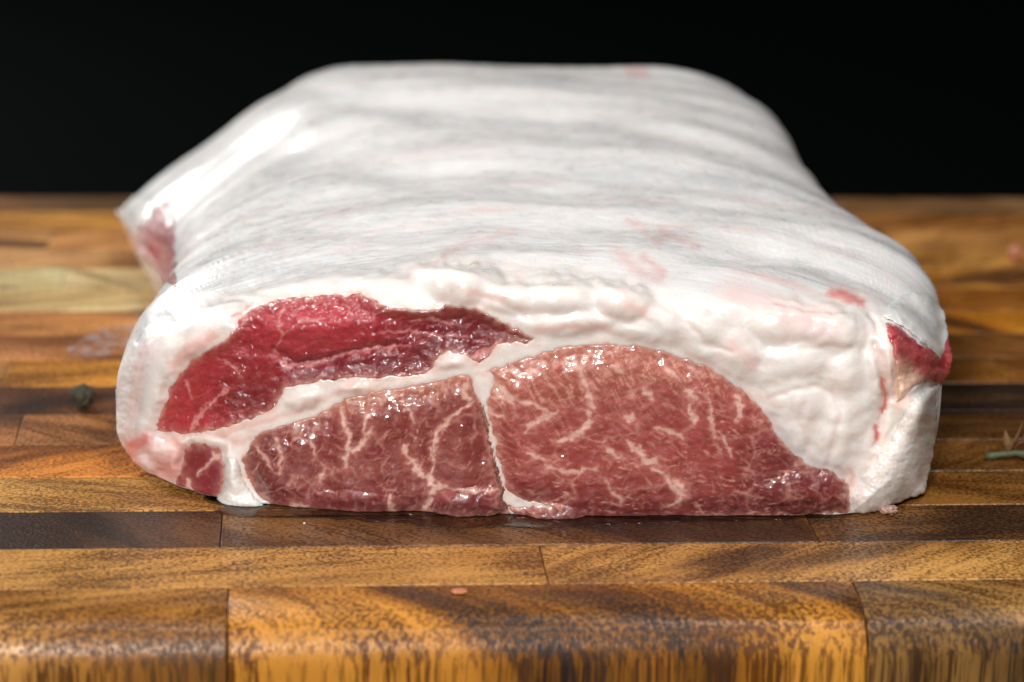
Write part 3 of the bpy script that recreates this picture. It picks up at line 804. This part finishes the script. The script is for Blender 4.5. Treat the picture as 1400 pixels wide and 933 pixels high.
# ------------------------------------------------------------------ the meat: meshes
loin = empty("pork_loin", (0, 0.12, 0))
tag(loin, "raw boneless pork joint with thick white fat cap lying on the wooden board", "meat")
LO = np.array([0, 0.12, 0])
idx = np.arange(NR * NX).reshape(NR, NX)
a = idx; b = np.roll(idx, -1, axis=0)
Fq = np.stack([a[:, :-1], a[:, 1:], b[:, 1:], b[:, :-1]], -1).reshape(-1, 4)
fat_cap = mesh_obj("fat_cap", FULL.reshape(-1, 3) - LO, Fq, MAT_FAT, loin, CF.reshape(-1, 3))

vidx = np.arange(nvis * NX).reshape(nvis, NX)
VQ = np.stack([vidx[:-1, :-1], vidx[:-1, 1:], vidx[1:, 1:], vidx[1:, :-1]], -1).reshape(-1, 4)
MV = MUSV.reshape(-1, 3); MC = CM.reshape(-1, 3)
def solid_from(V, F, C, push):
    """front skin F pushed back to a closed body"""
    used = np.unique(F); mp = np.full(len(V), -1); mp[used] = np.arange(len(used))
    f = mp[F]; v = V[used]; col = C[used]; n0 = len(v)
    e = np.concatenate([f[:, [0, 1]], f[:, [1, 2]], f[:, [2, 3]], f[:, [3, 0]]])
    key = np.sort(e, 1); kk = key[:, 0].astype(np.int64) * n0 + key[:, 1]
    u, inv, cnt = np.unique(kk, return_inverse=True, return_counts=True)
    be = e[cnt[inv] == 1]
    side = np.stack([be[:, 1], be[:, 0], be[:, 0] + n0, be[:, 1] + n0], -1)
    return np.vstack([v, v + push]), np.vstack([f, f[:, ::-1] + n0, side]), np.vstack([col, col])
for key, lab in (("U", "bright crimson upper muscle under the fat edge"), ("M", "brownish red muscle left of the white seam"),
                 ("R", "largest marbled red muscle right of the white seam"), ("K", "small dark red muscle at the lower left corner")):
    m = (rg[key] > -5).ravel()
    F = VQ[m[VQ].all(1)]
    v, f, cc = solid_from(MV, F, MC, np.array([0, 0.004, 0.0005]))
    v[:, 2] = np.maximum(v[:, 2], 0.0004)
    o = mesh_obj("muscle", v - LO, f, MAT_WET if key == "U" else MAT_LEAN, loin, cc)
    o['label'] = lab

# depth of the body's visible skin on a raster, so that flaps and scraps lie on it
_PX = np.arange(120, 1340, 3.0); _QX = np.arange(60, 740, 3.0)
_acc = np.full((len(_QX), len(_PX)), np.inf)
_bi = np.round((pf - _PX[0]) / 3).astype(int).ravel(); _bj = np.round((qf - _QX[0]) / 3).astype(int).ravel()
_ok = (_bi >= 0) & (_bi < len(_PX)) & (_bj >= 0) & (_bj < len(_QX))
np.minimum.at(_acc, (_bj[_ok], _bi[_ok]), FATV[..., 1].ravel()[_ok])
for _ in range(26):                                     # spread outward past the outline
    bad = ~np.isfinite(_acc)
    Pd = np.pad(np.where(bad, 0, _acc), 1); Wd = np.pad((~bad).astype(float), 1)
    sm = sum(Pd[1 + a:Pd.shape[0] - 1 + a, 1 + b:Pd.shape[1] - 1 + b] for a in (-1, 0, 1) for b in (-1, 0, 1))
    sw = sum(Wd[1 + a:Wd.shape[0] - 1 + a, 1 + b:Wd.shape[1] - 1 + b] for a in (-1, 0, 1) for b in (-1, 0, 1))
    _acc = np.where(bad & (sw > 0), sm / np.maximum(sw, 1), _acc)
_acc = np.where(np.isfinite(_acc), _acc, 0.0)
BODYY = soft(_acc, 1.5)
def body_y(p, q):
    x = np.clip((p - _PX[0]) / 3, 0, len(_PX) - 1.01); y = np.clip((q - _QX[0]) / 3, 0, len(_QX) - 1.01)
    i = x.astype(int); j = y.astype(int); fx = x - i; fy = y - j
    return (BODYY[j, i] * (1 - fx) + BODYY[j, i + 1] * fx) * (1 - fy) + (BODYY[j + 1, i] * (1 - fx) + BODYY[j + 1, i + 1] * fx) * fy

def pillow(name, pts, y0, slope, front, back, mat, parent, colour, step=1.6, wamp=1.5, lump=0.4, power=0.5, reach=12, origin=LO, tilt=0.0):
    """a rounded lump whose outline is pts as seen from the lens, standing on the upright plane Y = y0 + slope X"""
    pts = np.asarray(pts, float)
    gx = np.arange(pts[:, 0].min() - 4, pts[:, 0].max() + 5, step); gy = np.arange(pts[:, 1].min() - 4, pts[:, 1].max() + 5, step)
    gp, gq = np.meshgrid(gx, gy)
    Pp, Qp = warp(gp, gq, wamp)
    sdp = poly(Pp, Qp, pts)
    t = np.clip(sdp / reach, 0, 1); dome = (1 - (1 - t) ** 2) ** power
    if y0 is None:
        base = at_plane(gp, gq, body_y(gp, gq) + slope)
    else:
        base = at_plane(gp, gq, y0 + tilt * (pts[:, 1].max() - gq) ** 2 / 100, slope)
    nz = (lump * noise2(gp / 14, gq / 11, 101) + 0.5 * lump * noise2(gp / 5, gq / 5, 102)) * 1e-3 * t
    ray = CAM - base; ray /= np.linalg.norm(ray, axis=-1, keepdims=True)
    Fv = base + ray * (front * dome + nz)[..., None]; Bv = base - ray * (back * dome)[..., None]
    keep = sdp > -step
    ii = np.arange(gp.size).reshape(gp.shape)
    Fq = np.stack([ii[:-1, :-1], ii[1:, :-1], ii[1:, 1:], ii[:-1, 1:]], -1).reshape(-1, 4)
    ok = (sdp > 0).ravel()[Fq].all(1); Fq = Fq[ok]
    used = np.unique(Fq); mp = np.full(gp.size, -1); mp[used] = np.arange(len(used)); f = mp[Fq]; n0 = len(used)
    e = np.concatenate([f[:, [0, 1]], f[:, [1, 2]], f[:, [2, 3]], f[:, [3, 0]]])
    kk = np.sort(e, 1); kk = kk[:, 0].astype(np.int64) * n0 + kk[:, 1]
    u, inv, cnt = np.unique(kk, return_inverse=True, return_counts=True); be = e[cnt[inv] == 1]
    side = np.stack([be[:, 1], be[:, 0], be[:, 0] + n0, be[:, 1] + n0], -1)
    v = np.vstack([Fv.reshape(-1, 3)[used], Bv.reshape(-1, 3)[used]])
    v[:, 2] = np.maximum(v[:, 2], 0.0004)
    cc = colour(gp.ravel()[used], gq.ravel()[used], sdp.ravel()[used])
    return mesh_obj(name, v - origin, np.vstack([f, f[:, ::-1] + n0, side]), mat, parent, np.vstack([cc, cc]))

def col_scrap(p, q, sdv):
    c = np.zeros(p.shape + (3,)); c[:] = lin((194, 84, 88))
    c = mixc(c, lin((164, 54, 62)), S(0, 0.5, noise2(p / 12, q / 12, 111)))
    c = mixc(c, lin((222, 140, 126)), S(0.15, 0.6, fbm(p / 9, q / 7, 112, 2)) * 0.6)
    d = (p - 1232) * 0.78 - (q - 470) * 0.62
    c = mixc(c, lin((238, 196, 172)), S(6, -18, d) * S(470, 520, q))
    return c
o = pillow("muscle", [(1211, 440), (1226, 443), (1244, 458), (1266, 476), (1284, 470), (1296, 456), (1300, 470), (1302, 492), (1298, 512), (1286, 526), (1270, 521), (1250, 530), (1236, 546),
                      (1224, 552), (1228, 520), (1222, 486), (1212, 456)], None, 0.0008, 0.0030, 0.005, MAT_LEAN, loin, col_scrap, 1.3, 2.5, 0.5)
o['label'] = "pinkish red scrap of muscle at the right edge"
def col_top(p, q, sdv):
    c = np.zeros(p.shape + (3,)); c[:] = lin((236, 233, 230))
    return mixc(c, lin((200, 200, 202)), S(0, 0.5, fbm((p + q) / 40, (p - q) / 12, 115, 2)) * 0.6)
def col_fat(p, q, sdv):
    c = np.zeros(p.shape + (3,)); c[:] = lin((238, 232, 226))
    return mixc(c, lin((240, 206, 196)), S(0, 0.6, noise2(p / 18, q / 16, 114)) * 0.2)
o = pillow("fat_flap", [(1204, 430), (1214, 438), (1228, 443), (1246, 456), (1266, 474), (1277, 488), (1290, 501), (1295, 484), (1297, 456), (1292, 430), (1280, 408), (1258, 398), (1228, 404)],
           None, 0.0004, 0.0042, 0.006, MAT_FAT, loin, col_top, 1.3, 2.0, 0.2, reach=26)
o['label'] = "white fat tip hanging over the pinkish red scrap"
o = pillow("fat_flap", [(279, 703), (283, 693), (294, 686), (303, 670), (306, 642), (312, 626), (322, 628), (330, 645), (338, 664), (350, 682), (366, 694), (352, 701), (330, 706), (302, 708), (284, 708)],
           None, 0.0006, 0.0034, 0.004, MAT_FAT, loin, col_fat, 1.2, 2.2, 0.3, reach=18)
o['label'] = "white fat tongue touching the board below the lower left corner"
o = pillow("fat_flap", [(1163, 701), (1165, 676), (1178, 650), (1198, 624), (1216, 602), (1232, 572), (1244, 548), (1262, 536), (1278, 530), (1281, 548), (1279, 600), (1273, 640), (1268, 662), (1267, 674), (1250, 680),
                        (1230, 688), (1208, 699), (1184, 704)], None, 0.0015, 0.0075, 0.010, MAT_FAT, loin, col_fat, 1.3, 2.2, 0.5, reach=40, power=0.55)
o['label'] = "thick white fat lobe hanging down to the board at the right corner"
o = pillow("muscle", [(210, 284), (222, 270), (234, 285), (238, 320), (242, 396), (226, 386), (210, 368), (198, 355), (187, 348), (183, 325), (191, 305), (204, 300)],
           None, 0.0005, 0.0030, 0.010, MAT_LEAN, loin, lambda p, q, s_: mixc(mixc(np.broadcast_to(lin((176, 104, 104)), p.shape + (3,)).copy(), lin((178, 52, 50)), np.exp(-((p - 212) / 13) ** 2 - ((q - 342) / 14) ** 2)),
                                                                            lin((216, 170, 166)), S(206, 190, p)), 1.6, 2.0, 0.8)
o['label'] = "pink lean end under the far left overhang"
o = pillow("fat_flap", [(165, 300), (168, 282), (182, 268), (204, 262), (212, 280), (207, 300), (190, 311), (172, 312)], None, 0.0005, 0.0045, 0.008, MAT_FAT, loin, col_top, 1.6, 1.2, 0.2)
o['label'] = "rounded white fat edge above the far left pink lean"

# ------------------------------------------------------------------ small things on the board
def lump(name, loc, r, mat, parent=None, amp=0.12, freq=2.5, seed=1, sub=4, rot=0.0):
    import bmesh
    bm = bmesh.new(); bmesh.ops.create_icosphere(bm, subdivisions=sub, radius=1.0)
    v = np.array([x.co[:] for x in bm.verts]); f = [tuple(w.index for w in x.verts) for x in bm.faces]; bm.free()
    n = noise2(v[:, 0] * freq + v[:, 2] * 1.7 * freq * 0.6, v[:, 1] * freq - v[:, 2] * freq * 0.8, seed)
    rid = 1 - np.abs(noise2(v[:, 0] * freq * 1.3 + 5 + v[:, 2], v[:, 1] * freq * 1.3 + v[:, 2] * freq, seed + 3))
    v = v * (1 + amp * n + amp * 0.8 * (rid - 0.6))[:, None] * np.asarray(r)
    v[:, 2] -= v[:, 2].min()
    o = mesh_obj(name, v, f, mat, parent)
    o.location = loc; o.rotation_euler = (0, 0, rot)
    return o
MAT_PEPPER = plain("peppercorn", (58, 52, 34), 0.5, 0.5, 0.8, 700, 0.0012)
g = at_ground(113, 560)
tag(lump("peppercorn", g, (0.0037, 0.0037, 0.0036), MAT_PEPPER, amp=0.2, freq=3.2, seed=4, sub=5), "dark olive wrinkled peppercorn on the board left of the raw meat", "peppercorn")
MAT_PINKP = plain("pink_peppercorn", (176, 110, 84), 0.5, 0.5, 0.25, 300, 0.0003)
g = at_ground(1388, 356)
tag(lump("peppercorn", g, (0.0030, 0.0030, 0.0030), MAT_PINKP, amp=0.05, freq=2.0, seed=9, sub=3), "pale pink peppercorn on the board far behind the meat at right", "peppercorn")
MAT_SCRAP = plain("meat_scrap", (196, 122, 84), 0.25, 0.6, 0.25, 500, 0.0004)
g = at_ground(628, 811)
tag(lump("meat_scrap", g, (0.0022, 0.0019, 0.0005), MAT_SCRAP, amp=0.15, freq=1.3, seed=12, sub=3), "tiny wet pink meat scrap on the front row of blocks", "meat scrap")
MAT_SCRAP2 = plain("sinew_scrap", (176, 138, 124), 0.3, 0.6, 0.3, 600, 0.0004)
g = at_ground(1214, 704)
tag(lump("meat_scrap", g, (0.0024, 0.0016, 0.0013), MAT_SCRAP2, amp=0.45, freq=1.9, seed=15, sub=4), "greyish pink shred of sinew under the hanging white fat", "meat scrap")
MAT_SALT = plain("salt", (235, 232, 226), 0.3, 0.5, 0.05)
g = at_ground(416, 717)
tag(lump("salt_grain", g, (0.00035, 0.00035, 0.0003), MAT_SALT, amp=0.25, freq=1.5, seed=20, sub=2), "single white salt grain on the dark block before the meat", "salt grain")

def tube(path, rad, seg_n=10):
    path = np.asarray(path, float); V = []; F = []
    for i, pt in enumerate(path):
        t = path[min(i + 1, len(path) - 1)] - path[max(i - 1, 0)]; t /= np.linalg.norm(t)
        a = np.cross(t, [0, 0, 1.0]); a /= np.linalg.norm(a); b_ = np.cross(t, a)
        for k in range(seg_n):
            w = 2 * math.pi * k / seg_n
            V.append(pt + rad[i] * (math.cos(w) * a + math.sin(w) * b_))
    for i in range(len(path) - 1):
        for k in range(seg_n):
            F.append((i * seg_n + k, i * seg_n + (k + 1) % seg_n, (i + 1) * seg_n + (k + 1) % seg_n, (i + 1) * seg_n + k))
    F.append(tuple(range(seg_n))[::-1]); F.append(tuple((len(path) - 1) * seg_n + k for k in range(seg_n)))
    return V, F
def leaf(name, base, direction, length, width, mat, parent, curl=0.25):
    d = np.asarray(direction, float); d /= np.linalg.norm(d)
    a = np.cross(d, [0, 0.3, 1.0]); a /= np.linalg.norm(a); nrm = np.cross(a, d)
    V = []; F = []; K = 6
    for side in (0, 1):
        for i in range(K + 1):
            t = i / K; w = width * math.sin(math.pi * min(0.98, 0.04 + t)) ** 0.8
            c_ = np.asarray(base) + d * length * t + nrm * curl * length * t * t
            for e in (-1, 0, 1):
                V.append(c_ + a * w * e * 0.5 + nrm * (0.10 * w * abs(e)) - nrm * 0.00012 * side)
    n_ = (K + 1) * 3
    for i in range(K):
        for e in (0, 1):
            q_ = (i * 3 + e, i * 3 + e + 1, (i + 1) * 3 + e + 1, (i + 1) * 3 + e)
            F.append(q_); F.append(tuple(n_ + x for x in q_[::-1]))
        F.append((i * 3, (i + 1) * 3, n_ + (i + 1) * 3, n_ + i * 3)); F.append((i * 3 + 2, n_ + i * 3 + 2, n_ + (i + 1) * 3 + 2, (i + 1) * 3 + 2))
    return mesh_obj(name, V, F, mat, parent)
g0 = at_ground(1347, 629); g1 = at_ground(1500, 634)
sprig = empty("herb_sprig", g0)
tag(sprig, "green herb stem with dry brown leaf and pink blossom right of the meat", "herb")
MAT_STEM = plain("stem", (78, 82, 54), 0.5, 0.4, 0.25, 400, 0.0002)
MAT_DRY = plain("dry_leaf", (128, 96, 62), 0.7, 0.3, 0.35, 500, 0.0002)
MAT_PETAL = plain("petal", (196, 92, 150), 0.5, 0.4, 0.25, 500)
MAT_LEAF = plain("herb_leaf", (70, 92, 42), 0.5, 0.4, 0.3, 400, 0.0002)
pa = [np.array([0, 0, 0.0013]) + (g1 - g0) * t + np.array([0, 0, 0.0012 * math.sin(6 * t) ** 2]) for t in np.linspace(0, 1, 16)]
mesh_obj("stem", *tube(pa, [0.00115 + 0.0002 * math.sin(9 * i) for i in range(16)]), MAT_STEM, sprig)
nd = pa[3]
for dx, dy, dz, l_, w_ in ((-0.3, -0.2, 1, 0.0075, 0.0026), (0.5, -0.1, 0.9, 0.0105, 0.0022), (0.1, -0.6, 0.8, 0.006, 0.0024), (0.9, 0.2, 0.7, 0.007, 0.0016)):
    leaf("leaf", nd, (dx, dy, dz), l_, w_, MAT_DRY, sprig, 0.2)
for t in (8, 9, 12, 13):
    leaf("leaf", pa[t], (0.5, -0.6 if t % 2 else 0.7, 0.5), 0.011, 0.005, MAT_LEAF, sprig, 0.2)
fl = at_plane(1412.0, 600.0, float(g0[1]) + 0.001)[0] - g0
for k in range(7):
    a_ = 2 * math.pi * k / 7
    leaf("petal", fl, (math.cos(a_), -0.35 + 0.3 * math.sin(a_ * 2), math.sin(a_) * 0.9 + 0.25), 0.0046, 0.0026, MAT_PETAL, sprig, -0.15)
mesh_obj("stalk", *tube([pa[7], pa[7] * 0.4 + fl * 0.6 + np.array([0.001, 0, -0.001]), fl], [0.0005, 0.0005, 0.0007], 8), MAT_STEM, sprig)

# greasy smear left on the wood beside the meat
m, nt, b = new_mat("grease")
tc = N(nt, "ShaderNodeTexCoord")
nz = noise_node(nt, tc.outputs["Object"], 220, 4, 0.6, 0.8)
b.inputs["Base Color"].default_value = (0.62, 0.60, 0.62, 1); b.inputs["Roughness"].default_value = 0.22
nt.links.new(maprange(nt, nz, 0.38, 0.72, 0.0, 0.55), b.inputs["Alpha"])
SM = [(92, 476), (112, 466), (130, 452), (160, 447), (200, 444), (214, 452), (196, 466), (170, 478), (140, 488), (112, 490), (96, 488)]
cx = np.mean([at_ground(*a_) for a_ in SM], 0)
out = []
for i in range(len(SM)):
    for t in np.linspace(0, 1, 5)[:-1]:
        pt = at_ground(*(np.array(SM[i]) * (1 - t) + np.array(SM[(i + 1) % len(SM)]) * t))
        k = 1 + 0.10 * noise2(pt[0] * 300, pt[1] * 300, 130)
        out.append(cx + (pt - cx) * k)
n = len(out); V = []; F = []
for k, z in ((1.0, 0.0003), (0.8, 0.0005), (0.4, 0.0006)):
    V += [np.array([*(cx + (pt - cx) * k)[:2], z]) - np.array([cx[0], cx[1], 0]) for pt in out]
for L in range(2):
    F += [(L * n + i, L * n + (i + 1) % n, (L + 1) * n + (i + 1) % n, (L + 1) * n + i) for i in range(n)]
V.append(np.array([0, 0, 0.0006])); F += [(2 * n + i, 2 * n + (i + 1) % n, 3 * n) for i in range(n)]
o = mesh_obj("grease_smear", V, F, m); o.location = (cx[0], cx[1], 0)
tag(o, "pale greasy smear on the orange blocks left of the meat", "smear")

# thin film of meat juice that darkens the blocks along the foot of the cut
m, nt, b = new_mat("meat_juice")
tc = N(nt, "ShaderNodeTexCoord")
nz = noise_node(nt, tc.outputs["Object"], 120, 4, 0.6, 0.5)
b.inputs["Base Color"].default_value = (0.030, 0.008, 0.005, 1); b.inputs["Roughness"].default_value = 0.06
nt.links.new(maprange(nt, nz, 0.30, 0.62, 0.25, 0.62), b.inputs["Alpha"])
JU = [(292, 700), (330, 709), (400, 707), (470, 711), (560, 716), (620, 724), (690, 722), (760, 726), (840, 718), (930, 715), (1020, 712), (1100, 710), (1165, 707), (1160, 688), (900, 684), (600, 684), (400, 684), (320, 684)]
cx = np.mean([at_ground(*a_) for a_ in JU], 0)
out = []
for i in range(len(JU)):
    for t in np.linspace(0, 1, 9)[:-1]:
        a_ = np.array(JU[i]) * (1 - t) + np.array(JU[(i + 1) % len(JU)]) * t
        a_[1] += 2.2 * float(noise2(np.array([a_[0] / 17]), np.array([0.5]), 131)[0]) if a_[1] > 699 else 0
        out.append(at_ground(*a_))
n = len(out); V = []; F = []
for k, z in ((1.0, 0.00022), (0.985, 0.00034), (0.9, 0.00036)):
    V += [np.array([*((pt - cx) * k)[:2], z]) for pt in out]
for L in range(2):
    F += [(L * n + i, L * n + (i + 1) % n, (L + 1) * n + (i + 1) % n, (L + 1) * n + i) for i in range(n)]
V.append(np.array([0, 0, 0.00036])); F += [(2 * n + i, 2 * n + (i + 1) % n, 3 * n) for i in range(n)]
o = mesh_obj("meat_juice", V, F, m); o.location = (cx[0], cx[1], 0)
tag(o, "thin dark film of meat juice on the board along the foot of the cut", "juice")
